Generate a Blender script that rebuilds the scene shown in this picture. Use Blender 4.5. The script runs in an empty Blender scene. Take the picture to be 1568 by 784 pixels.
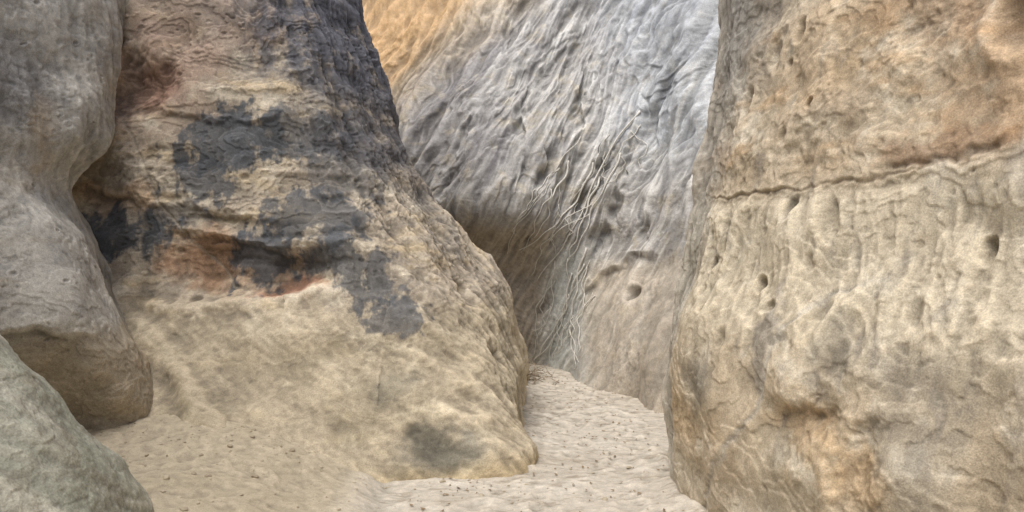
import bpy, math, random
import numpy as np
from mathutils import Vector
rng = np.random.default_rng(7)
random.seed(7)

# ------------------------------------------------------------------ noise
_r = np.random.default_rng(123)
PERM = _r.permutation(256).astype(np.int32)
G = _r.normal(size=(256, 3)).astype(np.float32)
G /= np.linalg.norm(G, axis=1)[:, None]

def pn(x, y, z, seed=0):
    x = x + seed * 17.31; y = y + seed * 5.77; z = z - seed * 9.13
    xf = np.floor(x); yf = np.floor(y); zf = np.floor(z)
    xi = xf.astype(np.int32) & 255; yi = yf.astype(np.int32) & 255; zi = zf.astype(np.int32) & 255
    x = (x - xf).astype(np.float32); y = (y - yf).astype(np.float32); z = (z - zf).astype(np.float32)
    u = x*x*x*(x*(x*6-15)+10); v = y*y*y*(y*(y*6-15)+10); w = z*z*z*(z*(z*6-15)+10)
    px0 = PERM[xi]; px1 = PERM[(xi+1) & 255]
    def g(pxx, a, b, c):
        h = PERM[(PERM[(pxx + yi + b) & 255] + zi + c) & 255]
        gg = G[h]
        return gg[..., 0]*(x-a) + gg[..., 1]*(y-b) + gg[..., 2]*(z-c)
    x00 = g(px0,0,0,0)*(1-u)+g(px1,1,0,0)*u
    x10 = g(px0,0,1,0)*(1-u)+g(px1,1,1,0)*u
    x01 = g(px0,0,0,1)*(1-u)+g(px1,1,0,1)*u
    x11 = g(px0,0,1,1)*(1-u)+g(px1,1,1,1)*u
    return ((x00*(1-v)+x10*v)*(1-w) + (x01*(1-v)+x11*v)*w) * 1.6

def fbm(P, s, octv=3, seed=0, gain=0.5, ridged=False):
    sx, sy, sz = (s, s, s) if np.isscalar(s) else s
    out = 0; a = 1; tot = 0
    for o in range(octv):
        k = 2.03 ** o
        n = pn(P[..., 0]*sx*k, P[..., 1]*sy*k, P[..., 2]*sz*k, seed+o*3+1)
        if ridged: n = 1 - 2*np.sqrt(n*n+0.004)
        out = out + a*n; tot += a; a *= gain
    return out / tot

def sstep(a, b, x):
    t = np.clip((x-a)/(b-a), 0, 1); return t*t*(3-2*t)

def L(r, g, b, k=1.0):
    f = lambda c: ((c/255+0.055)/1.055)**2.4 if c > 10 else c/255/12.92
    return np.array([f(r)*k, f(g)*k, f(b)*k], dtype=np.float32)

def mix(col, c, m):
    m = np.clip(m, 0, 1)[..., None]
    return col*(1-m) + c*m

def desat(col, k):
    l = (col @ np.array([0.3, 0.59, 0.11]))[..., None]
    return col*(1-k) + l*k

def blur(a, r):
    for _ in range(2):
        for ax in (0, 1):
            pad = [(0, 0), (0, 0)]; pad[ax] = (r+1, r)
            c = np.cumsum(np.pad(a, pad, mode='edge'), axis=ax)
            n = a.shape[ax]
            if ax == 0: a = (c[2*r+1:2*r+1+n]-c[:n])/(2*r+1)
            else: a = (c[:, 2*r+1:2*r+1+n]-c[:, :n])/(2*r+1)
    return a

def terrace(n, k, sharp=0.18):
    t = n*k; f = np.floor(t); fr = t-f
    return (f + sstep(0.5-sharp, 0.5+sharp, fr))/k

# ------------------------------------------------------------------ surface tools
def cr_matrix(nctrl, counts):
    ts = []
    for i in range(nctrl-1):
        ts += list(i + np.arange(counts[i])/counts[i])
    ts.append(nctrl-1)
    ts = np.array(ts); W = np.zeros((len(ts), nctrl))
    for k, t in enumerate(ts):
        i = min(int(t), nctrl-2); f = t-i
        w = [(-f**3+2*f**2-f)/2, (3*f**3-5*f**2+2)/2, (-3*f**3+4*f**2+f)/2, (f**3-f**2)/2]
        for j, ww in enumerate(w):
            idx = i-1+j
            if idx < 0:
                W[k, 0] += 2*ww; W[k, 1] -= ww
            elif idx > nctrl-1:
                W[k, nctrl-1] += 2*ww; W[k, nctrl-2] -= ww
            else: W[k, idx] += ww
    return W

def normals(P):
    du = np.gradient(P, axis=1); dv = np.gradient(P, axis=0)
    n = np.cross(du, dv)
    return n/(np.linalg.norm(n, axis=2)[..., None]+1e-9)

def grid_mesh(name, P, col, mat):
    nv, nu = P.shape[:2]
    me = bpy.data.meshes.new(name)
    me.vertices.add(nv*nu)
    me.vertices.foreach_set("co", P.reshape(-1).astype(np.float32))
    a = (np.arange(nv-1)[:, None]*nu + np.arange(nu-1)[None, :]).ravel()
    q = np.stack([a, a+1, a+1+nu, a+nu], 1).astype(np.int32)
    nf = len(q)
    me.loops.add(nf*4); me.polygons.add(nf)
    me.loops.foreach_set("vertex_index", q.ravel())
    me.polygons.foreach_set("loop_start", np.arange(nf, dtype=np.int32)*4)
    me.polygons.foreach_set("use_smooth", np.ones(nf, dtype=bool))
    me.update(calc_edges=True)
    ca = me.color_attributes.new("rock_tint", 'FLOAT_COLOR', 'POINT')
    c = col.reshape(-1, 3); pk = c.max(axis=1, keepdims=True)
    c = c*np.minimum(1, 0.66/np.maximum(pk, 1e-4))            # keep hue when limiting albedo
    c4 = np.ones((nv*nu, 4), dtype=np.float32); c4[:, :3] = np.maximum(c, 0.02)
    ca.data.foreach_set("color", c4.ravel())
    me.materials.append(mat)
    ob = bpy.data.objects.new(name, me)
    bpy.context.scene.collection.objects.link(ob)
    return ob

class Wall:
    def __init__(s, levels, ucounts, vcounts):
        ctrl = np.array([[(p[0], p[1], z) for p in pts] for z, pts in levels], dtype=float)
        Wv = cr_matrix(ctrl.shape[0], vcounts); Wu = cr_matrix(ctrl.shape[1], ucounts)
        s.P = np.einsum('vi,ijk,uj->vuk', Wv, ctrl, Wu)
        s.P0 = s.P.copy()
        s.N0 = normals(s.P)
        s.d = np.zeros(s.P.shape[:2])
    def snap(s, h, z, ax=0):
        P = s.P0
        e = (P[..., ax]-h)**2 + (P[..., 2]-z)**2
        if ax == 0: e = e + (s.N0[..., 1] > 0.0)*5
        else: e = e + (s.N0[..., 0] > 0.0)*5
        i = np.unravel_index(np.argmin(e), e.shape)
        return P[i], s.N0[i]
    def dist(s, h, z, rh, rz, ax=0, tilt=0.0, warp=None):
        c, _ = s.snap(h, z, ax)
        Q = s.P0 - c
        if warp is not None: Q = Q + warp
        dh = Q[..., ax]; dz = Q[..., 2]
        ot = Q[..., 1-ax]
        hh = np.sign(dh)*np.sqrt(dh**2 + ot**2*0.6)
        ct, st = math.cos(tilt), math.sin(tilt)
        a = hh*ct + dz*st; b = -hh*st + dz*ct
        return np.sqrt((a/rh)**2 + (b/rz)**2)
    def pit(s, h, z, rh, rz, depth, ax=0, tilt=0.0, rim=0.15, hard=2.0, warp=None):
        r = s.dist(h, z, rh, rz, ax, tilt, warp)
        s.d -= depth*np.exp(-np.minimum(r, 6)**hard)
        if rim: s.d += depth*rim*np.exp(-((r-1.35)/0.35)**2)
    def lines(s, pts, ax=0, warp=None):
        A = s.P0[..., ax] + (0 if warp is None else warp[..., 0]); B = s.P0[..., 2] + (0 if warp is None else warp[..., 2])
        best = np.full(A.shape, 9.0); t_all = np.zeros(A.shape)
        n = len(pts)-1
        for i in range(n):
            (x0, z0), (x1, z1) = pts[i], pts[i+1]
            dx, dz = x1-x0, z1-z0; l2 = dx*dx+dz*dz
            t = np.clip(((A-x0)*dx+(B-z0)*dz)/l2, 0, 1)
            d = np.hypot(A-x0-t*dx, B-z0-t*dz)
            m = d < best; best = np.where(m, d, best); t_all = np.where(m, (i+t)/n, t_all)
        if ax == 0: best = best + (s.N0[..., 1] > 0.2)*9
        return best, t_all
    def crack(s, pts, w, depth, ax=0, warp=None):
        d, t = s.lines(pts, ax, warp)
        taper = np.minimum(1, np.minimum(t, 1-t)*6+0.25)
        m = np.exp(-(d/(w))**2)*taper
        s.d -= depth*m
        return m
    def ledge(s, pts, depth, up=0.10, dn=0.18, ax=0, warp=None, soft=0.06):
        hs = [p[0] for p in pts]; zs = [p[1] for p in pts]
        if hs[0] > hs[-1]: hs = hs[::-1]; zs = zs[::-1]
        H = s.P0[..., ax] + (0 if warp is None else warp[..., 0])
        Z = s.P0[..., 2] + (0 if warp is None else warp[..., 2])
        zl = np.interp(H, hs, zs)
        m = sstep(hs[0]-0.02, hs[0]+0.25, H)*(1-sstep(hs[-1]-0.25, hs[-1]+0.02, H))
        if ax == 0: m = m*(s.N0[..., 1] < 0.2)
        dz = Z-zl
        a = np.exp(-np.maximum(dz, 0)/up)*0.45; b = -np.exp(np.minimum(dz, 0)/dn)
        k = sstep(-soft, 0.01, dz)
        s.d += depth*m*(a*k+b*(1-k))
    def apply(s):
        s.P = s.P0 + s.N0*s.d[..., None]
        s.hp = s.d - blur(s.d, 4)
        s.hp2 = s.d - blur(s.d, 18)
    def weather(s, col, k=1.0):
        # cavity shade painted into the colour plus weathering: recesses darker, proud rock paler
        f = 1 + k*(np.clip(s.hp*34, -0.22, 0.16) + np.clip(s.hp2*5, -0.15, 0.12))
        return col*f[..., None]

# ------------------------------------------------------------------ materials
def rock_material(name, fine=1.0, rough=0.9, bump=0.5, speck=0.25, spec=0.2):
    m = bpy.data.materials.new(name); m.use_nodes = True
    nt = m.node_tree; N = nt.nodes; K = nt.links
    b = N["Principled BSDF"]; b.inputs["Roughness"].default_value = rough
    b.inputs["Specular IOR Level"].default_value = spec
    at = N.new("ShaderNodeAttribute"); at.attribute_name = "rock_tint"
    geo = N.new("ShaderNodeNewGeometry")
    def noise(scale, det, rg=0.6):
        n = N.new("ShaderNodeTexNoise"); n.inputs["Scale"].default_value = scale*fine
        n.inputs["Detail"].default_value = det; n.inputs["Roughness"].default_value = rg
        K.new(geo.outputs["Position"], n.inputs["Vector"]); return n
    n1 = noise(18, 5, 0.75); n2 = noise(120, 2, 0.7)
    def rng_(n, a, c, lo=0.3, hi=0.7):
        r = N.new("ShaderNodeMapRange"); r.inputs["From Min"].default_value = lo; r.inputs["From Max"].default_value = hi
        r.inputs["To Min"].default_value = a; r.inputs["To Max"].default_value = c
        K.new(n.outputs["Fac"], r.inputs["Value"]); return r
    r1 = rng_(n1, 1-speck, 1+speck); r2 = rng_(n2, 1-speck, 1+speck)
    mu = N.new("ShaderNodeMath"); mu.operation = 'MULTIPLY'; K.new(r1.outputs[0], mu.inputs[0]); K.new(r2.outputs[0], mu.inputs[1])
    vm = N.new("ShaderNodeVectorMath"); vm.operation = 'SCALE'
    K.new(at.outputs["Color"], vm.inputs[0]); K.new(mu.outputs[0], vm.inputs["Scale"])
    K.new(vm.outputs[0], b.inputs["Base Color"])
    ad = N.new("ShaderNodeMath"); ad.operation = 'MULTIPLY_ADD'
    K.new(n2.outputs["Fac"], ad.inputs[0]); ad.inputs[1].default_value = 0.3; K.new(n1.outputs["Fac"], ad.inputs[2])
    bp = N.new("ShaderNodeBump"); bp.inputs["Strength"].default_value = bump; bp.inputs["Distance"].default_value = 0.02
    K.new(ad.outputs[0], bp.inputs["Height"]); K.new(bp.outputs[0], b.inputs["Normal"])
    return m

M_rock = rock_material("sandstone", bump=0.36, speck=0.22)
M_back = rock_material("sandstone_fluted", fine=0.75, bump=0.4, speck=0.22, rough=0.62, spec=0.45)
M_sand = rock_material("trodden_sand", fine=1.2, bump=0.45, speck=0.18)

def rough_rock(w, amp=1.0, seed=0, bed=1.0, ter=1.0, tz=3.0):
    P = w.P0
    w.d += 0.10*amp*fbm(P, 0.9, 2, seed)
    w.d += 0.075*amp*fbm(P, (2.4, 2.4, 2.2), 2, seed+11, 0.4)
    md = sstep(-0.05, 0.5, fbm(P, 1.3, 3, seed+60))
    w.d += 0.026*amp*fbm(P, (6, 6, 6), 4, seed+21, 0.5, ridged=True)*(0.10+md)
    w.d += 0.008*amp*fbm(P, 24, 2, seed+31, 0.6)*(0.1+md)
    w.d += 0.004*amp*fbm(P, 14, 3, seed+33, 0.65)
    tn = fbm(P, (1.8, 1.8, tz), 5, seed+81, 0.5)
    w.d += 0.055*amp*ter*terrace(tn, 6, 0.10)
    zz = fbm(P, (0.9, 0.9, 6.0), 3, seed+41, 0.5)
    bm = sstep(0.0, 0.5, fbm(P, 1.3, 2, seed+51))
    w.d += 0.020*amp*bed*np.tanh(zz*3)*bm
    return md

# ================================================================== buttress (big flared rock, left of the path)
lv = [
 (-0.5, [(-6,6.6),(-4.2,6.2),(-2.6,5.0),(-1.6,5.0),(-0.8,5.45),(0.02,5.85),(0.17,6.6),(0.12,7.8),(0.2,9.3),(0.1,11),(-1.0,13)]),
 (0.0,  [(-6,6.8),(-4.2,6.2),(-2.6,5.25),(-1.6,5.3),(-0.85,5.65),(0.06,5.9),(0.10,6.7),(0.05,7.8),(0.12,9.3),(0.05,11),(-1,13)]),
 (0.3,  [(-6,6.9),(-4.2,6.4),(-2.6,5.7),(-1.6,5.72),(-0.9,5.9),(-0.08,6.08),(0.04,6.8),(0.02,7.85),(0.1,9.3),(0.0,11),(-1,13)]),
 (0.6,  [(-6,7),(-4.2,6.6),(-2.6,6.12),(-1.6,6.05),(-0.9,6.12),(-0.27,6.35),(-0.05,6.9),(0.0,7.9),(0.05,9.3),(-0.05,11),(-1,13)]),
 (1.0,  [(-6,7.1),(-4.2,6.75),(-2.6,6.42),(-1.7,6.3),(-1.0,6.35),(-0.52,6.6),(-0.22,7.1),(-0.05,8),(-0.1,9.3),(-.4,11),(-1.3,13)]),
 (1.4,  [(-6,7.2),(-4.2,6.95),(-2.7,6.72),(-1.8,6.62),(-1.2,6.6),(-.78,6.85),(-.44,7.4),(-.22,8.1),(-.35,9.3),(-.8,11),(-1.8,13)]),
 (1.8,  [(-6,7.3),(-4.2,7.0),(-2.8,6.78),(-1.95,6.7),(-1.4,6.75),(-1.02,7.05),(-.72,7.5),(-.56,8.15),(-.8,9.3),(-1.3,11),(-2.3,13)]),
 (2.2,  [(-6,7.4),(-4.2,7.1),(-2.9,6.86),(-2.1,6.82),(-1.6,6.92),(-1.2,7.3),(-.99,7.7),(-.9,8.2),(-1.2,9.3),(-1.8,11),(-2.8,13)]),
 (2.9,  [(-6,7.6),(-4.3,7.2),(-3,6.95),(-2.3,6.95),(-1.85,7.1),(-1.5,7.5),(-1.28,7.9),(-1.22,8.4),(-1.6,9.4),(-2.2,11),(-3.2,13)]),
 (3.5,  [(-6,7.8),(-4.3,7.35),(-3.1,7.1),(-2.4,7.1),(-2.0,7.25),(-1.7,7.6),(-1.48,8.0),(-1.41,8.5),(-1.8,9.5),(-2.4,11),(-3.4,13)]),
 (4.3,  [(-6,8.0),(-4.3,7.5),(-3.2,7.25),(-2.55,7.25),(-2.2,7.4),(-1.95,7.75),(-1.73,8.1),(-1.65,8.6),(-2.0,9.6),(-2.7,11),(-3.7,13)]),
 (7.0,  [(-6.2,8.8),(-4.6,8.2),(-3.7,7.9),(-3.1,7.9),(-2.8,8.0),(-2.6,8.3),(-2.45,8.6),(-2.4,9.0),(-2.8,9.9),(-3.5,11),(-4.4,13)]),
 (7.4,  [(-6.4,9.8),(-5,9.2),(-4.3,9.0),(-3.8,9.0),(-3.6,9.1),(-3.5,9.3),(-3.4,9.5),(-3.4,9.8),(-3.7,10.5),(-4.2,11.2),(-5,12.8)]),
]
C = Wall(lv, [30,110,110,90,80,110,80,60,20,10], [40,45,45,55,55,55,55,90,75,80,60,6])
P = C.P0
wp = np.stack([fbm(P, 3, 4, 201, 0.55), fbm(P, 3, 3, 211), fbm(P, 3, 4, 221, 0.55)], -1)*0.12
rough_rock(C, 0.9, 1, 1.2)
X, Y, Z = P[..., 0], P[..., 1], P[..., 2]
low = 1-sstep(1.0, 1.45, Z + wp[..., 0]*0.8)
C.d *= (1-0.45*low)
C.ledge([(-3.9,2.22),(-3.3,2.12),(-2.6,2.0),(-2.0,1.92)], 0.035, warp=wp*0.9, dn=0.2)
C.ledge([(-3.6,2.98),(-3.0,2.86),(-2.5,2.80),(-1.9,2.78)], 0.025, warp=wp*0.9, dn=0.15)
C.ledge([(-3.0,1.80),(-2.7,1.84),(-2.2,1.76),(-1.7,1.6)], 0.05, warp=wp*0.9, dn=0.2)
C.pit(-3.3, 3.10, 0.30, 0.26, 0.18, warp=wp)
C.pit(-2.55, 1.56, 0.42, 0.20, 0.11, warp=wp, rim=0.1)
C.pit(-1.85, 1.43, 0.36, 0.20, 0.12, warp=wp, rim=0.1, tilt=0.35)
C.pit(-0.55, 0.18, 0.30, 0.20, 0.08, warp=wp*0.6, rim=0.2)
C.pit(-0.15, 0.75, 0.09, 0.12, 0.06, warp=wp*0.4)
C.pit(-0.42, 1.25, 0.06, 0.14, 0.08, tilt=0.5, warp=wp*0.4)
C.pit(-1.0, 0.9, 0.25, 0.35, 0.06, tilt=0.5, warp=wp*0.6, rim=0.1)
C.d += 0.06*np.exp(-((Z-1.24-0.08*np.sin(X*3.0)+wp[...,0]*0.7)/0.06)**2)*sstep(-3.2,-2.9,X)*(1-sstep(-1.7,-1.3,X))
# bent rib of harder rock descending to the right, low on the face
C.d += 0.10*np.exp(-(((X+2.35)*0.6+(Z-0.52)*0.8+wp[...,0]*0.6)/0.09)**2)*np.exp(-(((X+2.35)*0.8-(Z-0.52)*0.6)/0.5)**2)
dd = (X+1.6)*0.5+(Z-0.6)*0.87
C.d += 0.06*low*fbm(np.stack([dd*3.2, (X*0.87-Z*0.5)*0.9, Y*0.4], -1), 1, 4, 75, 0.5)
cr1 = C.crack([(-3.5,2.95),(-3.25,2.55),(-2.95,2.0),(-2.75,1.75),(-2.5,1.55),(-2.35,1.4),(-2.1,1.28)], 0.010, 0.010, warp=wp*0.5)
C.pit(-2.62,1.27,0.05,0.035,0.05)
flank = sstep(-1.6, -0.6, X + (Z-1.4)*0.65)
C.d += 0.06*flank*fbm(P, (2.4, 5.0, 1.2), 4, 71, 0.48, ridged=True)
for k in range(40):
    h = rng.uniform(-3.4, -0.2); z = rng.uniform(0.4, 4.0); r = rng.uniform(0.010, 0.03)
    C.pit(h, z, r*1.3, r*rng.uniform(0.5, 1.1), r*0.6, rim=0.2)
C.apply()
n_a = fbm(P, 1.6, 4, 301, 0.6); n_b = fbm(P, 4.0, 5, 311, 0.62); n_c = fbm(P, (1.6, 1.6, 5), 4, 321, 0.6)
n_v = fbm(P, (7, 7, 2.4), 4, 331, 0.62); n_h = fbm(P, 13, 4, 341, 0.65)
col = np.zeros(P.shape, dtype=np.float32) + L(170,158,140)
col = mix(col, L(148,138,124), sstep(-0.1, 0.4, n_a))
col = mix(col, L(200,190,170), sstep(0.0, 0.4, n_b)*0.75)
col = mix(col, L(190,170,134), sstep(0.05, 0.4, n_c)*0.5)
col = mix(col, L(126,120,112), sstep(0.12, 0.4, n_h+0.3*n_v)*0.45*(1-low))
def blob(w, h, z, rh, rz, edge=0.55, ax=0, tilt=0.0, nz=None, s=1.0):
    r = w.dist(h, z, rh, rz, ax, tilt, wp_cur*1.4)
    r = r + (n_b if nz is None else nz)*s*0.6
    return 1-sstep(1-edge*0.5, 1+edge*0.5, r)
wp_cur = wp
for (h,z,rh,rz,a,cc,e) in [
  (-3.2,3.2,0.65,0.5,0.6,L(158,132,116),1.0),(-2.6,3.8,0.7,0.4,0.5,L(160,140,128),1.0),
  (-3.2,3.08,0.25,0.22,0.6,L(148,112,94),1.0),(-3.7,2.9,0.4,0.5,0.4,L(160,138,122),1.0),
  (-3.4,2.1,0.5,0.12,0.5,L(170,140,112),1.0),
  (-2.6,1.62,0.42,0.22,0.75,L(166,130,102),0.7),(-1.85,1.36,0.34,0.09,0.8,L(160,116,94),0.6),
  (-2.2,1.52,0.5,0.2,0.5,L(164,136,110),0.9)]:
    col = mix(col, cc, blob(C,h,z,rh,rz,e)*a)
DK = L(84,87,91); DK2 = L(80,81,88)
vn = n_b*0.6 + n_v*0.8 + n_h*0.5
for (h,z,rh,rz,a,t) in [
  (-2.42,2.62,0.44,0.30,0.9,0.1),(-2.55,2.22,0.34,0.18,0.85,0),(-1.95,2.66,0.50,0.26,0.7,0),(-3.40,1.80,0.46,0.22,0.9,0.0),
  (-3.6,1.68,0.2,0.18,0.85,0),(-2.05,1.62,0.28,0.24,0.9,0.2),(-1.62,1.92,0.48,0.24,0.8,0.0),(-1.35,1.5,0.40,0.24,0.8,-0.4),
  (-0.96,1.10,0.26,0.14,0.85,0.0),(-1.5,2.4,0.4,0.4,0.65,0),(-0.8,1.95,0.35,0.25,0.4,-0.6),(-2.9,1.95,0.3,0.12,0.5,0.1)]:
    col = mix(col, DK, blob(C,h,z,rh,rz,0.45,nz=vn,s=2.2,tilt=t)*a)
edge = sstep(-0.75, -0.1, X - (-1.0 - (Z-2.2)*0.45) + 0.35*n_v+0.3*n_h)*sstep(1.9, 2.7, Z+0.4*n_a)
col = mix(col, DK2, np.clip(edge*0.9*sstep(-0.5,0.2,n_b+0.15),0,0.85))
top = sstep(-2.7,-2.0, X + 0.4*n_a)*sstep(2.9,3.4,Z+0.2*n_b)*sstep(-0.4,0.1,vn)
col = mix(col, L(92,93,100), top*0.8)
sandy = 1-sstep(0.95, 1.4, Z + 0.25*n_a + 0.15*n_b)
sc = np.zeros(P.shape, dtype=np.float32)+L(172,160,137)
sc = mix(sc, L(148,138,116), sstep(-0.1,0.4,n_a)); sc = mix(sc, L(190,179,154), sstep(0.1,0.45,n_b)*0.7)
sc = mix(sc, L(134,122,100), sstep(0.15,0.45,n_h+0.3*n_a)*0.35)
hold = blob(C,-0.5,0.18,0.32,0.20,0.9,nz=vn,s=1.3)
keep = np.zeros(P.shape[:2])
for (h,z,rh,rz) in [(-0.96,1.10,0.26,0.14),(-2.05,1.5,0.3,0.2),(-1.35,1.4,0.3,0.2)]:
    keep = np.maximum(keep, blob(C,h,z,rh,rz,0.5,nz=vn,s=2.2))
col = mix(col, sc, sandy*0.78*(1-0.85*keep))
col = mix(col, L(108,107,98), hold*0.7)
col = mix(col, L(122,119,106), blob(C,-0.85,0.6,0.2,0.12,0.8)*0.45)
col = mix(col, L(180,160,122), (1-sstep(0.0,0.16,Z+0.05*n_b))*sstep(-1.2,-0.8,X)*0.5)
col = mix(col, L(196,184,164), cr1*0.6)
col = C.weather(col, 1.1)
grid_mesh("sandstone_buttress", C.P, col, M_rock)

# ================================================================== alcove rock on the far left
lvB = [
 (-0.4,[(-4.6,4.5),(-3.9,5.3),(-3.3,5.65),(-2.74,5.85),(-2.68,6.2),(-3.2,7.4)]),
 (0.35,[(-4.6,4.4),(-3.85,5.25),(-3.25,5.62),(-2.76,5.76),(-2.70,6.2),(-3.2,7.4)]),
 (0.65,[(-4.4,4.25),(-3.65,5.05),(-3.15,5.45),(-2.76,5.65),(-2.8,6.2),(-3.3,7.4)]),
 (1.1, [(-4.3,4.0),(-3.6,4.75),(-3.15,5.15),(-2.86,5.45),(-3.0,6.1),(-3.5,7.4)]),
 (1.4, [(-4.3,4.0),(-3.65,4.75),(-3.26,5.15),(-2.98,5.5),(-3.15,6.1),(-3.6,7.4)]),
 (1.7, [(-4.3,4.1),(-3.72,4.85),(-3.40,5.3),(-3.18,5.65),(-3.35,6.3),(-3.8,7.4)]),
 (2.17,[(-4.3,4.2),(-3.85,4.9),(-3.63,5.4),(-3.50,5.9),(-3.65,6.6),(-4.1,7.5)]),
 (2.58,[(-4.3,4.2),(-3.82,5.0),(-3.55,5.7),(-3.35,6.3),(-3.5,6.9),(-4.1,7.6)]),
 (3.1, [(-4.3,4.2),(-3.82,5.1),(-3.58,5.9),(-3.40,6.6),(-3.6,7.1),(-4.2,7.8)]),
 (4.2, [(-4.4,4.2),(-3.95,5.2),(-3.68,6.1),(-3.48,6.9),(-3.6,7.5),(-4.2,8)]),
 (7.0, [(-4.6,4.4),(-4.3,5.4),(-4.1,6.4),(-4.0,7.3),(-4.2,8),(-4.6,8.6)]),
]
B = Wall(lvB, [50,110,110,80,40], [30,40,60,45,45,60,55,60,80,30])
P = B.P0
wp = np.stack([fbm(P, 3, 3, 401), fbm(P, 3, 3, 411), fbm(P, 3, 3, 421)], -1)*0.12; wp_cur = wp
rough_rock(B, 0.6, 91, 0.5)
B.ledge([(-4.2,2.25),(-3.9,2.12),(-3.5,2.2)], 0.03, warp=wp)
B.ledge([(-4.2,1.15),(-3.4,1.10),(-2.8,1.12)], 0.05, warp=wp, dn=0.35)
B.d += 0.03*sstep(1.6,2.2,P[...,2])*fbm(P, (3,3,1.0), 3, 431, 0.5, ridged=True)
for k in range(30):
    h = rng.uniform(-3.9, -2.9); z = rng.uniform(0.9, 3.6); r = rng.uniform(0.010, 0.025)
    B.pit(h, z, r*1.3, r*rng.uniform(0.4, 1.0), r*0.8, rim=0.3, tilt=0.5)
B.apply()
n_a = fbm(P, 1.6, 4, 501, 0.6); n_b = fbm(P, 4.0, 5, 511, 0.62); n_c = fbm(P, (1.2, 1.2, 6), 4, 521, 0.6); n_h = fbm(P, 12, 4, 531, 0.65)
col = np.zeros(P.shape, dtype=np.float32) + L(178,174,165)
col = mix(col, L(200,196,186), sstep(0,0.5,n_a)); col = mix(col, L(148,146,142), sstep(0,0.4,n_b)*0.7)
col = mix(col, L(182,168,140), sstep(0.1,0.5,n_c)*0.4)
col = mix(col, L(136,133,126), sstep(0.12,0.4,n_h)*0.4)
col = mix(col, L(166,151,126), (1-sstep(0.85,1.2,P[...,2]+0.2*n_a))*0.7)
col = mix(col, L(104,105,110), blob(B,-3.6,2.85,0.30,0.35,1.0,s=1.8)*0.55)
col = mix(col, L(170,146,114), blob(B,-3.45,2.5,0.10,0.3,1.0)*0.4)
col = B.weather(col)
grid_mesh("sandstone_cliff", B.P, col, M_rock)

# ================================================================== near rock shoulder (left edge of the frame)
lvA = [
 (-0.4,[(-2.2,-6),(-2.0,-1),(-1.35,1.8),(-1.1,2.9),(-1.4,3.8),(-2.4,4.5),(-5,4.9)]),
 (0.2, [(-2.3,-6),(-2.1,-1),(-1.55,1.8),(-1.27,2.9),(-1.6,3.8),(-2.6,4.4),(-5,4.8)]),
 (0.64,[(-2.4,-6),(-2.2,-1),(-1.85,1.9),(-1.49,3.0),(-1.9,3.75),(-3,4.2),(-5,4.6)]),
 (0.87,[(-2.6,-6),(-2.4,-1),(-2.05,1.9),(-1.64,3.0),(-2.1,3.7),(-3.1,4.1),(-5,4.5)]),
 (1.07,[(-2.7,-6),(-2.6,-1),(-2.2,1.9),(-1.80,3.0),(-2.3,3.7),(-3.3,4.0),(-5,4.4)]),
 (1.29,[(-2.9,-6),(-2.8,-1),(-2.4,1.9),(-2.00,3.0),(-2.5,3.65),(-3.5,3.9),(-5,4.3)]),
 (2.0, [(-3.3,-6),(-3.2,-1),(-2.8,1.9),(-2.5,3.0),(-3.0,3.5),(-3.8,3.8),(-5,4.2)]),
 (4.0, [(-3.9,-6),(-3.8,-1),(-3.5,1.9),(-3.3,2.9),(-3.7,3.4),(-4.2,3.7),(-5.2,4.0)]),
 (6.5, [(-4.6,-6),(-4.5,-1),(-4.3,1.9),(-4.2,2.8),(-4.5,3.2),(-4.8,3.5),(-5.6,3.8)]),
]
A = Wall(lvA, [15,40,170,140,50,20], [30,90,60,50,50,70,20,10])
P = A.P0
rough_rock(A, 0.35, 131, 0.3)
dg = P[...,0]*0.5+P[...,1]*0.5+P[...,2]*1.0
Pd = np.stack([dg*1.0, P[...,1]*0.3, P[...,0]*0.3], -1)
A.d += 0.012*np.tanh(3*fbm(Pd, (7,1.5,1.5), 3, 141)) + 0.008*fbm(P, 14, 4, 151, 0.6)
A.apply()
n_a = fbm(P, 2.0, 4, 601, 0.6); n_b = fbm(P, 6, 5, 611, 0.62); n_d = fbm(Pd, (11,3,3), 4, 621, 0.6)
col = np.zeros(P.shape, dtype=np.float32) + L(150,150,136)
col = mix(col, L(184,180,166), sstep(-0.1,0.4,n_d)*0.8); col = mix(col, L(120,128,112), sstep(0,0.5,n_a)*0.6)
col = mix(col, L(126,120,106), sstep(0.05,0.4,n_b)*0.6)
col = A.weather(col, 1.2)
grid_mesh("sandstone_cliff", A.P, col, M_rock)

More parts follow.
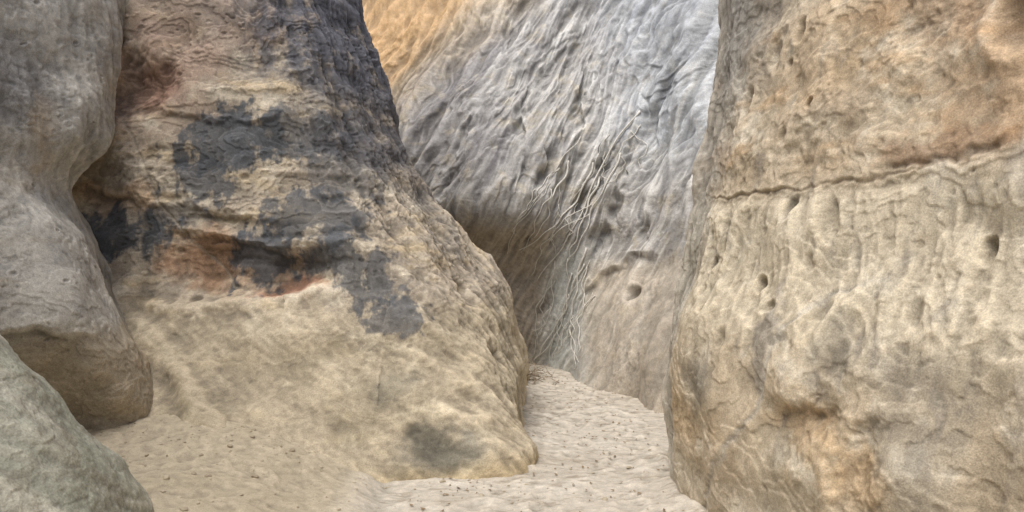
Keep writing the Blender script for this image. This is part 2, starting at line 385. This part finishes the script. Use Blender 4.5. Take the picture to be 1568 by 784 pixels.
# ================================================================== right wall
tail = lambda k: [(2.5+k,1.5),(2.8+k,-1),(3.0+k,-6)]
lvE = [
 (-0.4,[(4.5,9),(2.8,8.0),(1.55,6.8),(1.16,5.7),(1.2,4.95),(1.55,4.1),(1.95,3.3)]+tail(0)),
 (0.05,[(4.5,9),(2.7,8.0),(1.5,6.75),(1.10,5.6),(1.14,4.95),(1.5,4.1),(1.92,3.3)]+tail(0)),
 (0.5, [(4.5,9),(2.7,8.0),(1.5,6.7),(1.05,5.5),(1.10,4.85),(1.42,4.0),(1.86,3.2)]+tail(0)),
 (1.0, [(4.5,9),(2.7,8.0),(1.5,6.7),(1.08,5.5),(1.13,4.85),(1.47,4.0),(1.88,3.25)]+tail(0.0)),
 (1.45,[(4.5,9),(2.7,8.0),(1.6,6.75),(1.22,5.6),(1.33,4.9),(1.68,4.1),(2.03,3.35)]+tail(0.1)),
 (1.9, [(4.5,9),(2.8,8.1),(1.7,6.85),(1.32,5.7),(1.42,5.0),(1.76,4.2),(2.12,3.4)]+tail(0.15)),
 (2.4, [(4.6,9),(2.9,8.2),(1.8,7.0),(1.41,5.8),(1.5,5.1),(1.83,4.3),(2.2,3.5)]+tail(0.25)),
 (2.9, [(4.6,9.1),(3.0,8.3),(1.9,7.1),(1.52,5.9),(1.58,5.2),(1.88,4.4),(2.25,3.6)]+tail(0.3)),
 (3.5, [(4.7,9.2),(3.1,8.4),(2.0,7.2),(1.58,6.0),(1.65,5.3),(1.95,4.5),(2.3,3.7)]+tail(0.35)),
 (5.0, [(4.9,9.4),(3.3,8.5),(2.1,7.3),(1.7,6.1),(1.75,5.4),(2.05,4.6),(2.4,3.8)]+tail(0.45)),
 (8.0, [(5.2,9.5),(3.8,8.7),(2.7,7.5),(2.4,6.3),(2.4,5.6),(2.6,4.8),(2.9,4.0)]+tail(0.9)),
]
E = Wall(lvE, [8,20,60,120,150,150,140,12,8], [60,80,90,80,80,80,80,80,40,12])
P = E.P0
wp = np.stack([fbm(P, 3, 4, 701, 0.6), fbm(P, 3, 4, 711, 0.6), fbm(P, 3, 4, 721, 0.6)], -1)*0.12; wp_cur = wp
rough_rock(E, 0.72, 171, 0.6, 0.9, 2.0)
wy = wp[..., [1, 0, 2]]
m1 = E.crack([(5.6,2.02),(5.1,1.97),(4.7,1.95),(4.3,1.99),(4.0,2.01),(3.75,2.04)], 0.010, 0.010, ax=1, warp=wy*0.7)
E.ledge([(5.6,2.02),(5.1,1.98),(4.6,1.96),(4.0,2.02),(3.7,2.05)], 0.020, ax=1, warp=wy*0.7, dn=0.10)
m2 = E.crack([(4.05,2.04),(3.85,2.07),(3.6,2.06),(3.45,2.1)], 0.03, 0.02, ax=1, warp=wy*0.9)
m3 = E.crack([(3.85,1.5),(4.1,1.4),(4.25,1.2),(4.3,0.95),(4.35,0.72),(4.55,0.52),(4.75,0.28),(4.95,0.0)], 0.02, 0.008, ax=1, warp=wy*0.9)
E.ledge([(4.3,0.78),(4.55,0.55),(4.8,0.28),(5.0,0.0)], 0.015, ax=1, warp=wy*0.8, dn=0.14, soft=0.09)
E.pit(4.0, 0.76, 0.26, 0.15, 0.10, ax=1, rim=0.0, tilt=-0.5, warp=wy)
E.pit(3.70, 0.62, 0.12, 0.20, 0.09, ax=1, rim=0.1, warp=wy)
E.ledge([(4.35,0.95),(4.0,0.86),(3.7,0.83),(3.4,0.95)], 0.035, ax=1, warp=wy, dn=0.15, soft=0.1)
E.pit(3.52, 2.65, 0.12, 0.14, 0.09, ax=1, rim=0.3); E.pit(3.33, 2.30, 0.05, 0.28, 0.08, ax=1, rim=0.2, warp=wy*0.3)
for (h,z,a,b,dp) in [(4.55,1.86,0.04,0.07,0.07),(4.62,1.42,0.04,0.04,0.08),(3.45,1.62,0.03,0.07,0.08),(4.55,2.46,0.025,0.025,0.06),
    (4.25,1.78,0.05,0.10,0.05),(4.7,1.12,0.06,0.06,0.03),(4.72,2.3,0.04,0.05,0.03),(4.45,1.3,0.06,0.03,0.04),(4.3,1.55,0.03,0.05,0.03),
    (5.0,2.85,0.05,0.08,0.05),(4.8,2.95,0.04,0.07,0.06),(4.5,3.1,0.06,0.10,0.07),(5.2,2.6,0.04,0.1,0.04),(4.1,1.3,0.05,0.08,0.03),(3.9,1.1,0.06,0.1,0.04),
    (3.7,1.35,0.04,0.08,0.04),(5.1,1.55,0.04,0.05,0.04),(5.0,1.25,0.03,0.03,0.03)]:
    E.pit(h, z, a, b, dp, ax=1, rim=0.12, warp=wy*0.4)
for k in range(50):
    h = rng.uniform(3.2, 5.5); z = rng.uniform(0.2, 3.3); r = 0.007+min(0.025, rng.exponential(0.008))
    E.pit(h, z, r*rng.uniform(0.6,1.2), r*rng.uniform(0.6, 2.2), r*rng.uniform(0.4,0.9), ax=1, rim=0.1, tilt=rng.uniform(-0.6,0.6), warp=wy*0.2)
Z = P[...,2]; Y = P[...,1]
fl = sstep(0.8,1.3,Z)*(1-sstep(1.85,2.0,Z+wp[...,0]))
E.d += 0.040*fl*fbm(P, (5,5,1.3), 3, 181, 0.42, ridged=True)
E.d += 0.05*sstep(1.95,2.1,Z+wp[...,0])*fbm(P, (3.2,3.2,2.6), 4, 185, 0.5)
E.d += 0.07*(1-sstep(0.9,1.3,Z))*fbm(P, (2.1,2.1,1.1), 3, 191, 0.4)
E.apply()
n_a = fbm(P, 1.6, 4, 801, 0.6); n_b = fbm(P, 4.0, 5, 811, 0.62); n_c = fbm(P, (1.6, 1.6, 5), 4, 821, 0.6); n_v = fbm(P, (7,7,1.5), 4, 831, 0.6); n_h = fbm(P, 13, 4, 841, 0.65)
col = np.zeros(P.shape, dtype=np.float32) + L(190,175,151)
col = mix(col, L(168,152,127), sstep(-0.1,0.5,n_a)); col = mix(col, L(212,202,182), sstep(0,0.4,n_b)*0.75)
col = mix(col, L(186,157,120), sstep(0.05,0.45,n_c)*sstep(1.8,2.2,Z+0.2*n_a)*0.65)
col = mix(col, L(204,195,173), sstep(0.9,1.3,Z)*(1-sstep(1.85,2.05,Z))*0.5)
col = mix(col, L(150,133,110), sstep(0.15,0.4,n_h+0.2*n_c)*0.35)
for (h,z,rh,rz,a,cc,e) in [
  (3.75,2.12,0.35,0.06,0.6,L(134,104,78),0.8),(3.5,2.55,0.35,0.4,0.5,L(168,134,98),1.0),(3.9,2.9,0.4,0.2,0.45,L(158,128,100),1.0),
  (3.35,3.0,0.3,0.2,0.6,L(120,102,88),1.0),(4.5,2.75,0.4,0.3,0.35,L(184,156,120),1.0),
  (4.02,0.72,0.18,0.11,0.5,L(178,146,104),0.9),(3.72,0.62,0.12,0.17,0.5,L(178,148,108),0.9),
  (5.0,0.65,0.3,0.2,0.45,L(172,146,110),1.0),(4.7,0.35,0.3,0.2,0.45,L(152,132,104),1.0),
  (4.85,0.82,0.16,0.22,0.65,L(120,115,102),0.8),(4.35,1.15,0.07,0.3,0.6,L(118,114,109),0.8),(3.6,1.1,0.3,0.12,0.5,L(132,127,116),1.0),
  (3.5,0.75,0.2,0.25,0.5,L(126,123,114),1.0),(3.95,1.15,0.1,0.2,0.5,L(126,122,112),1.0),(3.3,2.0,0.1,0.5,0.4,L(148,144,136),1.0),
  (4.4,2.4,0.3,0.08,0.4,L(156,140,120),1.0),(4.15,0.45,0.25,0.25,0.5,L(164,152,130),1.0),(5.45,3.2,0.4,0.6,0.6,L(120,117,112),1.2)]:
    col = mix(col, cc, blob(E,h,z,rh,rz,e,ax=1,s=1.7)*a)
col = mix(col, L(160,158,151), sstep(5.15,5.6,Y+0.3*n_b)*0.6)
col = mix(col, L(130,124,115), sstep(0.15,0.45,n_v+0.3*n_b)*sstep(0.3,0.7,Z)*0.45)
col = mix(col, L(130,106,80), m1*0.25); col = mix(col, L(110,86,66), m2*0.5)
col = mix(col, L(200,195,183), m3*0.5)
col = mix(col, L(198,192,179), (1-sstep(0.15,0.5,Z+0.2*n_b))*0.35)
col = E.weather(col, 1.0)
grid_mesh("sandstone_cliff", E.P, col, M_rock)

# ================================================================== back wall closing the gorge
def up(pts, dy): return [(x, y+dy) for x, y in pts]
L3 = [(-9,17),(-5,14.4),(-2.6,12.6),(-1.1,11.6),(-.4,11.2),(.3,11.1),(.9,11.2),(1.5,11.1),(2.05,10.6),(2.5,9.9),(3.6,9.2),(6,8.5)]
lvD = [
 (-0.4,[(-9,17),(-5,14.5),(-2.5,12.8),(-1,12.4),(-0.3,12.1),(0.35,11.8),(0.74,11.1),(0.90,9.9),(1.28,9.0),(1.5,8.2),(3,7.4),(6,7)]),
 (0.05,[(-9,17),(-5,14.5),(-2.5,12.9),(-1,12.3),(-0.3,12.0),(0.35,11.75),(0.76,11.15),(0.95,9.95),(1.35,9.0),(1.58,8.2),(3,7.4),(6,7)]),
 (0.45,[(-9,17),(-5,14.6),(-2.5,12.9),(-1,12.2),(-.3,11.9),(.35,11.65),(.78,11.2),(1.06,10.2),(1.42,9.15),(1.65,8.3),(3,7.5),(6,7.2)]),
 (0.95,[(-9,17),(-5,14.6),(-2.5,12.9),(-1,12.2),(-.3,11.85),(.35,11.6),(.82,11.2),(1.2,10.6),(1.58,9.5),(1.85,8.6),(3,7.8),(6,7.2)]),
 (1.35,[(-9,17),(-5,14.6),(-2.5,12.9),(-1,12.2),(-.3,11.85),(.35,11.55),(.85,11.15),(1.3,10.85),(1.75,10.0),(2.1,9.1),(3.2,8.3),(6,7.6)]),
 (1.75,[(-9,17),(-5,14.6),(-2.5,12.8),(-1,11.9),(-.3,11.55),(.3,11.3),(.85,11.1),(1.38,10.85),(1.85,10.1),(2.2,9.3),(3.3,8.5),(6,7.8)]),
 (2.05,[(-9,17),(-5,14.4),(-2.5,12.6),(-1,11.5),(-.38,11.1),(.25,11.0),(.85,11.0),(1.42,10.85),(1.92,10.1),(2.3,9.4),(3.4,8.7),(6,8)]),
 (2.3, [(-9,17),(-5,14.4),(-2.5,12.4),(-1,11.4),(-.4,10.97),(.25,10.9),(.87,11.05),(1.45,10.95),(1.97,10.3),(2.36,9.55),(3.45,8.8),(6,8.1)]),
 (3.0, L3), (3.7, up(L3,0.35)), (4.4, up(L3,0.75)), (5.5, up(L3,1.3)), (8.0, up(L3,2.3)),
]
D = Wall(lvD, [8,40,110,90,90,90,90,90,60,20,8], [30,45,55,50,50,50,40,80,80,80,60,20])
P = D.P0
wp = np.stack([fbm(P, 2, 3, 901), fbm(P, 2, 3, 911), fbm(P, 2, 3, 921)], -1)*0.25; wp_cur = wp*0.6
rough_rock(D, 0.45, 211, 0.3, 0.8)
wl = fbm(P, 0.7, 2, 925)
Q = P + wp*0.08
X = P[...,0]
ac = Q[...,0]*0.84 - Q[...,2]*0.54 + 0.2*wl; al = Q[...,0]*0.54 + Q[...,2]*0.84
ac2 = Q[...,0]*0.92 - Q[...,2]*0.40 + 0.15*wl; al2 = Q[...,0]*0.40 + Q[...,2]*0.92
uppr = sstep(1.9, 2.5, P[...,2]+0.35*wp[...,0])
F1 = np.stack([ac, Q[...,1]*0.3, al], -1); F2 = np.stack([ac2, Q[...,1]*0.3, al2], -1)
f1 = fbm(F1, (2.0, 1, 0.45), 3, 231, 0.4, ridged=True)
f2 = fbm(F2, (4.2, 1.2, 0.6), 3, 241, 0.42, ridged=True)
f3 = fbm(F2, (12, 3, 1.6), 3, 251, 0.5)
ptc = sstep(-0.1, 0.5, fbm(P, 1.0, 2, 927))
right = sstep(0.0, 1.2, X)
D.d += uppr*(0.16*f1*(1-0.3*right) + 0.085*f2*(0.4+0.7*right) + 0.022*f3*(0.5+0.5*ptc))
D.d += uppr*0.10*terrace(fbm(F1, (1.6,1,0.7), 4, 261, 0.48), 5, 0.14)
D.d += uppr*0.045*fbm(F1, (3.5,2,2.0), 3, 265, 0.5, ridged=True)*ptc
D.d += (1-uppr)*(0.045*f2 + 0.014*f3)
D.pit(1.52, 1.12, 0.10, 0.10, 0.24, rim=0.1)
for (h,z,a,b,dp,t) in [(1.2,1.85,.12,.25,.14,-.3),(1.25,2.8,.10,.25,.14,-.3),(1.65,2.9,.08,.22,.12,-.3),(0.95,2.3,.1,.25,.14,-.35),
   (1.9,3.4,.12,.35,.14,-.3),(1.45,2.25,.08,.2,.12,-.2),(0.4,2.75,.08,.25,.10,-.5),(-0.6,3.3,.1,.3,.12,-.6),(0.2,3.6,.1,.35,.12,-.5),
   (1.0,3.8,.1,.4,.12,-.4),(-0.9,2.6,.08,.22,.10,-.6),(1.7,2.0,.08,.2,.10,-.2)]:
    D.pit(h, z, a, b, dp, rim=0.1, tilt=t, warp=wp*0.6)
D.ledge([(0.85,0.9),(1.14,1.3),(1.55,1.56),(1.95,1.7)], 0.06, warp=wp*0.6, dn=0.14, soft=0.10)
for k in range(16):
    h = rng.uniform(0.0, 2.4); z = rng.uniform(1.0, 4.0); r = rng.uniform(0.02, 0.05)
    D.pit(h, z, r*0.7, r*rng.uniform(1.0, 2.6), r*0.9, rim=0, tilt=-0.4, warp=wp*0.3)
D.apply()
n_a = fbm(P, 1.2, 4, 1001, 0.6); n_b = fbm(P, 4, 4, 1011, 0.6); Z = P[...,2]
n_f = fbm(F1, (7, 2, 0.55), 4, 1021, 0.6); n_g = fbm(F2, (9, 3, 0.7), 4, 1031, 0.6); n_w = fbm(F2, (17, 4, 0.6), 2, 1041, 0.5)
col = np.zeros(P.shape, dtype=np.float32) + L(166,163,158)
col = mix(col, L(206,204,198), sstep(-0.05,0.35,n_f)*0.75)
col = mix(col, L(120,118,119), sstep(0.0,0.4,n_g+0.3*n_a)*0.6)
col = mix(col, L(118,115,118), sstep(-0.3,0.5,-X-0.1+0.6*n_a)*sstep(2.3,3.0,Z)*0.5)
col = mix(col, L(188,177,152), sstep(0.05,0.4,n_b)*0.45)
col = mix(col, L(184,195,206), sstep(0.9,2.0,X+0.4*n_a)*sstep(2.3,3.3,Z+0.4*n_b)*0.35)  # bluish sky sheen, upper right, painted into the rock colour
# thin pale runs
col = mix(col, L(224,223,216), sstep(0.28,0.42,n_w)*sstep(-0.2,0.6,X+0.5*n_a)*(1-sstep(3.4,4.4,Z))*0.6)
gl0 = -X*0.75 + (Z-4.6)*0.9 - 0.80 + 0.4*n_a + 0.25*n_f  # warm sunlit glow at the upper left, painted as rock colour
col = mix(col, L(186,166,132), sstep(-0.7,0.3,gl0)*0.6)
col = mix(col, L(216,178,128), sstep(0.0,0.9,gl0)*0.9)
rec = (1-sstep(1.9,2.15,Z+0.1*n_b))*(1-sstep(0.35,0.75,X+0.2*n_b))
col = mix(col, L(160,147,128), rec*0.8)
lowr = (1-sstep(1.3,1.7,Z+0.2*n_a-0.1*(X-1)))*sstep(0.85,1.05,X+0.1*n_b)
col = mix(col, L(172,159,139), lowr*0.7)
chute = np.exp(-((X-0.72-0.12*(Z-0.8))/0.25)**2)*(1-sstep(1.5,2.0,Z))
col = mix(col, L(196,199,194), chute*0.75)
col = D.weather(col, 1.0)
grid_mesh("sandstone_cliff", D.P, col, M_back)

# ================================================================== ground
def axis(segs):
    out = []
    for a, b, n in segs: out += list(np.linspace(a, b, n, endpoint=False))
    out.append(segs[-1][1]); return np.array(out)
gx = axis([(-80,-10,10),(-10,-3.6,20),(-3.6,1.9,540),(1.9,8,20),(8,80,10)])
gy = axis([(-80,-5,10),(-5,3.2,40),(3.2,7.5,460),(7.5,11.8,240),(11.8,20,20),(20,120,10)])
GX, GY = np.meshgrid(gx, gy)
GP = np.stack([GX, GY, np.zeros_like(GX)], -1)
ga = fbm(GP, 0.9, 3, 1101); gb = fbm(GP, 4, 4, 1111, 0.55); gc = fbm(GP, 13, 4, 1121, 0.62); gd = fbm(GP, (5,12,1), 3, 1151, 0.6)
edgeX = -0.80 + 0.10*ga - 0.05*(GY-5) + 0.04*gb
left = sstep(0, 0.5, edgeX-GX)
bank = sstep(0, 1.7, edgeX-GX)*0.24 + sstep(0,0.22,edgeX-GX)*0.07
heap = np.clip((GY-4.5)/1.7, 0, 1.2)**2
bank += heap*(0.20*np.exp(-((GX+1.9)/0.9)**2)+0.08)*sstep(0,0.8,edgeX-GX)
foot = 0.06*np.exp(-np.abs(GX-1.15)/0.18)*(GY < 6.5) + 0.07*np.exp(-np.abs(GX-0.05)/0.15)*(GY > 5.9)
gz = bank + foot + 0.03*ga + 0.014*gb + 0.004*gc
onpath = 1-sstep(-0.1,0.3,edgeX-GX)
gz += (0.15+0.85*onpath)*0.010*fbm(GP, (3,7,1), 3, 1131, 0.5, ridged=True)
gz += left*0.05*terrace(fbm(GP, (1.8,1.8,1), 4, 1141, 0.5), 5, 0.14)
for k in range(230):
    cy = rng.uniform(4.2, 11.0); cx = rng.uniform(-0.85, 1.25) if cy < 6.2 else rng.uniform(0.1, 1.25)
    if rng.random() < 0.05: cx = rng.uniform(-3.3,-0.8); cy = rng.uniform(4.0,6.0)
    th = rng.normal(math.pi/2, 0.6); a = rng.uniform(0.10, 0.17); b = a*rng.uniform(0.35, 0.5)
    i0, i1 = np.searchsorted(gy, [cy-0.4, cy+0.4]); j0, j1 = np.searchsorted(gx, [cx-0.4, cx+0.4])
    dx = GX[i0:i1, j0:j1]-cx; dy = GY[i0:i1, j0:j1]-cy
    u = (dx*math.cos(th)+dy*math.sin(th))/a; v = (-dx*math.sin(th)+dy*math.cos(th))/b
    r2 = np.maximum(u*u+v*v+gb[i0:i1, j0:j1]*1.4, 0)
    amp = rng.uniform(0.003, 0.012)
    gz[i0:i1, j0:j1] += amp*(-np.exp(-r2**1.3) + 0.5*np.exp(-((np.sqrt(r2)-1.4)/0.4)**2))
GP[..., 2] = gz
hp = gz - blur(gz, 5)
col = np.zeros(GP.shape, dtype=np.float32) + L(190,182,168)
col = mix(col, L(172,163,148), sstep(-0.1,0.5,ga)); col = mix(col, L(206,199,186), sstep(0,0.5,gb)*0.6)
col = mix(col, L(138,128,112), sstep(0.12,0.4,gc)*0.35*onpath)
col = mix(col, L(132,121,104), sstep(0.14,0.34,gd)*0.5*onpath)
bk = sstep(0,0.4,edgeX-GX)
col = mix(col, L(172,160,137), bk*0.85)
col = mix(col, L(148,138,116), bk*sstep(0,0.4,gb+ga*0.5)*0.4)
col = col*(1+np.clip(hp*26, -0.22, 0.12))[..., None]  # relief shade painted into the sand: dips darker, crests lighter
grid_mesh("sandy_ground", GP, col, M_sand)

def ground_z(x, y):
    j = int(np.clip(np.searchsorted(gx, x), 0, len(gx)-1)); i = int(np.clip(np.searchsorted(gy, y), 0, len(gy)-1))
    return float(gz[i, j])

# ================================================================== small stuff helpers
def simple_mat(name, c1, c2, scale=12, rough=0.85):
    m = bpy.data.materials.new(name); m.use_nodes = True
    nt = m.node_tree; b = nt.nodes["Principled BSDF"]; b.inputs["Roughness"].default_value = rough
    b.inputs["Specular IOR Level"].default_value = 0.2
    n = nt.nodes.new("ShaderNodeTexNoise"); n.inputs["Scale"].default_value = scale; n.inputs["Detail"].default_value = 5
    g = nt.nodes.new("ShaderNodeNewGeometry"); nt.links.new(g.outputs["Position"], n.inputs["Vector"])
    r = nt.nodes.new("ShaderNodeValToRGB"); r.color_ramp.elements[0].position = 0.35; r.color_ramp.elements[1].position = 0.65
    r.color_ramp.elements[0].color = (*[float(v) for v in c1], 1); r.color_ramp.elements[1].color = (*[float(v) for v in c2], 1)
    nt.links.new(n.outputs["Fac"], r.inputs["Fac"]); nt.links.new(r.outputs["Color"], b.inputs["Base Color"])
    return m
M_root = simple_mat("root_bark", L(236,233,223), L(204,200,190), 20)
M_twig = simple_mat("dry_twig", L(170,156,136), L(126,112,94), 20)
M_stone = simple_mat("loose_sandstone", L(150,138,118), L(182,171,150), 6)
M_leaf = simple_mat("dry_leaf", L(112,94,74), L(146,128,102), 10)

def tube(verts, faces, pts, r0, r1, sides=6):
    n = len(pts); base = len(verts)
    for i, p in enumerate(pts):
        t = (pts[min(i+1, n-1)]-pts[max(i-1, 0)]); t = t/(np.linalg.norm(t)+1e-9)
        a = np.cross(t, [0.3, 0.9, 0.2]); a /= np.linalg.norm(a)+1e-9; b = np.cross(t, a)
        r = r0+(r1-r0)*i/(n-1)
        for k in range(sides):
            an = 2*math.pi*k/sides
            verts.append(tuple(p + r*(math.cos(an)*a+math.sin(an)*b)))
    for i in range(n-1):
        for k in range(sides):
            q = base+i*sides+k; q2 = base+i*sides+(k+1) % sides
            faces.append((q, q2, q2+sides, q+sides))
    faces.append(tuple(base+k for k in range(sides))[::-1]); faces.append(tuple(base+(n-1)*sides+k for k in range(sides)))

def mk(name, verts, faces, mat, smooth=True):
    me = bpy.data.meshes.new(name); me.from_pydata(verts, [], faces); me.update()
    me.polygons.foreach_set("use_smooth", [smooth]*len(me.polygons)); me.materials.append(mat)
    o = bpy.data.objects.new(name, me); bpy.context.scene.collection.objects.link(o); return o

sub = (D.P[...,2] < 4.6) & (D.P[...,0] > -0.8) & (D.P[...,0] < 2.6) & (D.N0[...,1] < 0.1)
SP = D.P[sub]
BX, BZ = 0.03, 0.03
ix = ((SP[:,0]+0.8)/BX).astype(int); iz = ((SP[:,2]+0.6)/BZ).astype(int)
HM = np.full((120, 180), 99.0); np.minimum.at(HM, (ix.clip(0,119), iz.clip(0,179)), SP[:,1])
def front(x, z):
    i = int((x+0.8)/BX); j = int((z+0.6)/BZ); v = 99; k = 1
    while v > 90 and k < 6:
        v = HM[max(i-k+1,0):i+k, max(j-k+1,0):j+k].min(); k += 1
    return v
rv, rf = [], []
def root(path, r0, r1, jit=0.03, n=44, off=0.008):
    path = np.array(path, float); seg = np.linspace(0, len(path)-1, n)
    xs_ = np.interp(seg, np.arange(len(path)), path[:,0]); zs_ = np.interp(seg, np.arange(len(path)), path[:,1])
    for _ in range(3):
        xs_[1:-1] = (xs_[:-2]+xs_[1:-1]*2+xs_[2:])/4
    ph = rng.uniform(0, 6.28, 4); tt = np.linspace(0, 1, n)
    xs_ += jit*(np.sin(tt*9+ph[0])+0.5*np.sin(tt*23+ph[1])); zs_ += jit*0.5*np.sin(tt*13+ph[2])
    ys = np.array([front(x, max(z, 0.05)) for x, z in zip(xs_, zs_)])
    ys = np.where(ys > 90, np.median(ys), ys)
    for _ in range(10):
        ys[1:-1] = np.minimum(ys[1:-1], (ys[:-2]+ys[2:])/2)
    for _ in range(2):
        ys[1:-1] = (ys[:-2]+ys[2:]+2*ys[1:-1])/4
    pts = np.stack([xs_, ys-off, np.maximum(zs_, 0.03)], 1)
    tube(rv, rf, [p for p in pts], r0, r1)
main = [[(1.75,3.6),(1.31,2.96),(0.95,2.3),(0.72,1.7),(0.37,1.26)], [(1.1,2.9),(0.88,2.33),(0.55,1.98),(0.12,1.7)],
        [(1.25,2.7),(1.0,2.3),(0.9,1.8),(0.72,1.5)], [(1.5,3.0),(1.2,2.5),(1.05,2.0),(0.75,1.55)],
        [(0.95,1.5),(0.8,1.0),(0.62,0.5),(0.35,0.08)], [(0.85,1.35),(0.7,0.8),(0.5,0.35),(0.3,0.05)],
        [(1.0,1.7),(0.9,1.1),(0.72,0.6),(0.6,0.1)], [(0.78,2.9),(0.6,2.5),(0.5,2.2),(0.3,1.85)]]
for p in main: root(p, rng.uniform(0.011,0.016), 0.005)
for k in range(16):
    x = rng.uniform(0.3, 1.9); z = rng.uniform(1.9, 3.4); l = rng.uniform(0.4, 1.2)
    a = rng.uniform(-0.1, 0.9)
    root([(x,z),(x-l*a*0.5+rng.normal(0,0.08),z-l*0.5),(x-l*a,z-l)], rng.uniform(0.004,0.008), 0.003, n=30)
for k in range(14):
    x = rng.uniform(0.5, 1.15); z = rng.uniform(0.6, 1.7); l = z-rng.uniform(0.02,0.5)
    root([(x,z),(x-l*rng.uniform(0.05,0.3),z-l*0.5),(x-l*rng.uniform(0.15,0.5),z-l)], rng.uniform(0.004,0.008), 0.003, n=26)
mk("tree_roots", rv, rf, M_root)

tv, tf = [], []
for k in range(55):
    c = np.array([rng.normal(0.30,0.10), rng.normal(10.4,0.3), 0]); c[2] = ground_z(c[0], c[1])+abs(rng.normal(0.03,0.07))
    an = rng.uniform(0, math.pi); el = rng.normal(0.3,0.4); l = rng.uniform(0.10,0.40)
    d = np.array([math.cos(an)*math.cos(el), math.sin(an)*math.cos(el), math.sin(el)])
    m_ = c + rng.normal(0,0.03,3)
    tube(tv, tf, [c-d*l/2, m_, c+d*l/2], rng.uniform(0.003,0.007), 0.002, 5)
mk("twig_heap", tv, tf, M_twig)

def chunk(verts, faces, c, s):
    base = len(verts)
    t = (1+5**0.5)/2
    iv = [(-1,t,0),(1,t,0),(-1,-t,0),(1,-t,0),(0,-1,t),(0,1,t),(0,-1,-t),(0,1,-t),(t,0,-1),(t,0,1),(-t,0,-1),(-t,0,1)]
    fc = [(0,11,5),(0,5,1),(0,1,7),(0,7,10),(0,10,11),(1,5,9),(5,11,4),(11,10,2),(10,7,6),(7,1,8),(3,9,4),(3,4,2),(3,2,6),(3,6,8),(3,8,9),(4,9,5),(2,4,11),(6,2,10),(8,6,7),(9,8,1)]
    sc_ = np.array([rng.uniform(0.7,1.4), rng.uniform(0.7,1.4), rng.uniform(0.4,0.8)])*s/1.9
    th = rng.uniform(0,6.28); R = np.array([[math.cos(th),-math.sin(th),0],[math.sin(th),math.cos(th),0],[0,0,1]])
    for v in iv: verts.append(tuple(R@(np.array(v)*sc_*rng.uniform(0.75,1.2)) + c))
    for f in fc: faces.append(tuple(base+i for i in f))
sv, sf = [], []
for k in range(1000):
    u = rng.random()
    if u < 0.35: y = rng.uniform(4.3,11); x = rng.uniform(-0.9 if y < 6 else 0.1, 1.3)
    elif u < 0.8: y = rng.uniform(3.9,5.8); x = rng.uniform(-3.6,-0.8)
    else: y = rng.normal(5.45,0.15); x = rng.uniform(-3.3,0.1)
    s = min(0.03, 0.003+rng.exponential(0.004))
    chunk(sv, sf, np.array([x, y, ground_z(x,y)+s*0.15]), s)
mk("loose_stones", sv, sf, M_stone, False)
lvv, lff = [], []
for k in range(240):
    y = rng.uniform(4.5,10.8); x = rng.normal(0.75,0.35) if y > 6 else rng.uniform(-0.7,1.1)
    z = ground_z(x,y)+0.006; a = rng.uniform(0,6.28); l = rng.uniform(0.008,0.022); w_ = l*0.45
    ca, sa = math.cos(a), math.sin(a); base = len(lvv)
    for (p,q,h) in [(-l,0,0.004),(-l*0.3,w_,0),(l*0.4,w_*0.8,0.004),(l,0,0.01),(l*0.4,-w_*0.8,0.002),(-l*0.3,-w_,0.006)]:
        lvv.append((x+p*ca-q*sa, y+p*sa+q*ca, z+h))
    lff.append(tuple(range(base, base+6)))
mk("leaf_litter", lvv, lff, M_leaf, False)

# ================================================================== light, sky, camera
EL, AZ = math.radians(66), math.radians(212)
sd = Vector((math.sin(AZ)*math.cos(EL), math.cos(AZ)*math.cos(EL), math.sin(EL)))
li = bpy.data.lights.new("sun", 'SUN'); li.energy = 2.9; li.angle = math.radians(32); li.color = (1.0, 0.965, 0.91)
so = bpy.data.objects.new("sun", li); so.rotation_euler = sd.to_track_quat('Z', 'Y').to_euler()
bpy.context.scene.collection.objects.link(so)
w = bpy.data.worlds.new("World"); bpy.context.scene.world = w; w.use_nodes = True
nt = w.node_tree; sk = nt.nodes.new("ShaderNodeTexSky"); sk.sky_type = 'NISHITA'; sk.sun_disc = False
sk.sun_elevation = EL; sk.sun_rotation = AZ; sk.dust_density = 3.0; sk.air_density = 1.0
bg = nt.nodes["Background"]; bg.inputs["Strength"].default_value = 0.15
nt.links.new(sk.outputs[0], bg.inputs["Color"])
cam = bpy.data.cameras.new("camera"); cam.lens = 28.24; cam.sensor_width = 36; cam.clip_end = 500
co = bpy.data.objects.new("camera", cam); co.location = (0, 0, 1.6); co.rotation_euler = (math.radians(90), 0, 0)
bpy.context.scene.collection.objects.link(co); bpy.context.scene.camera = co
sc = bpy.context.scene
sc.view_settings.view_transform = 'Standard'; sc.view_settings.look = 'None'; sc.view_settings.exposure = 0
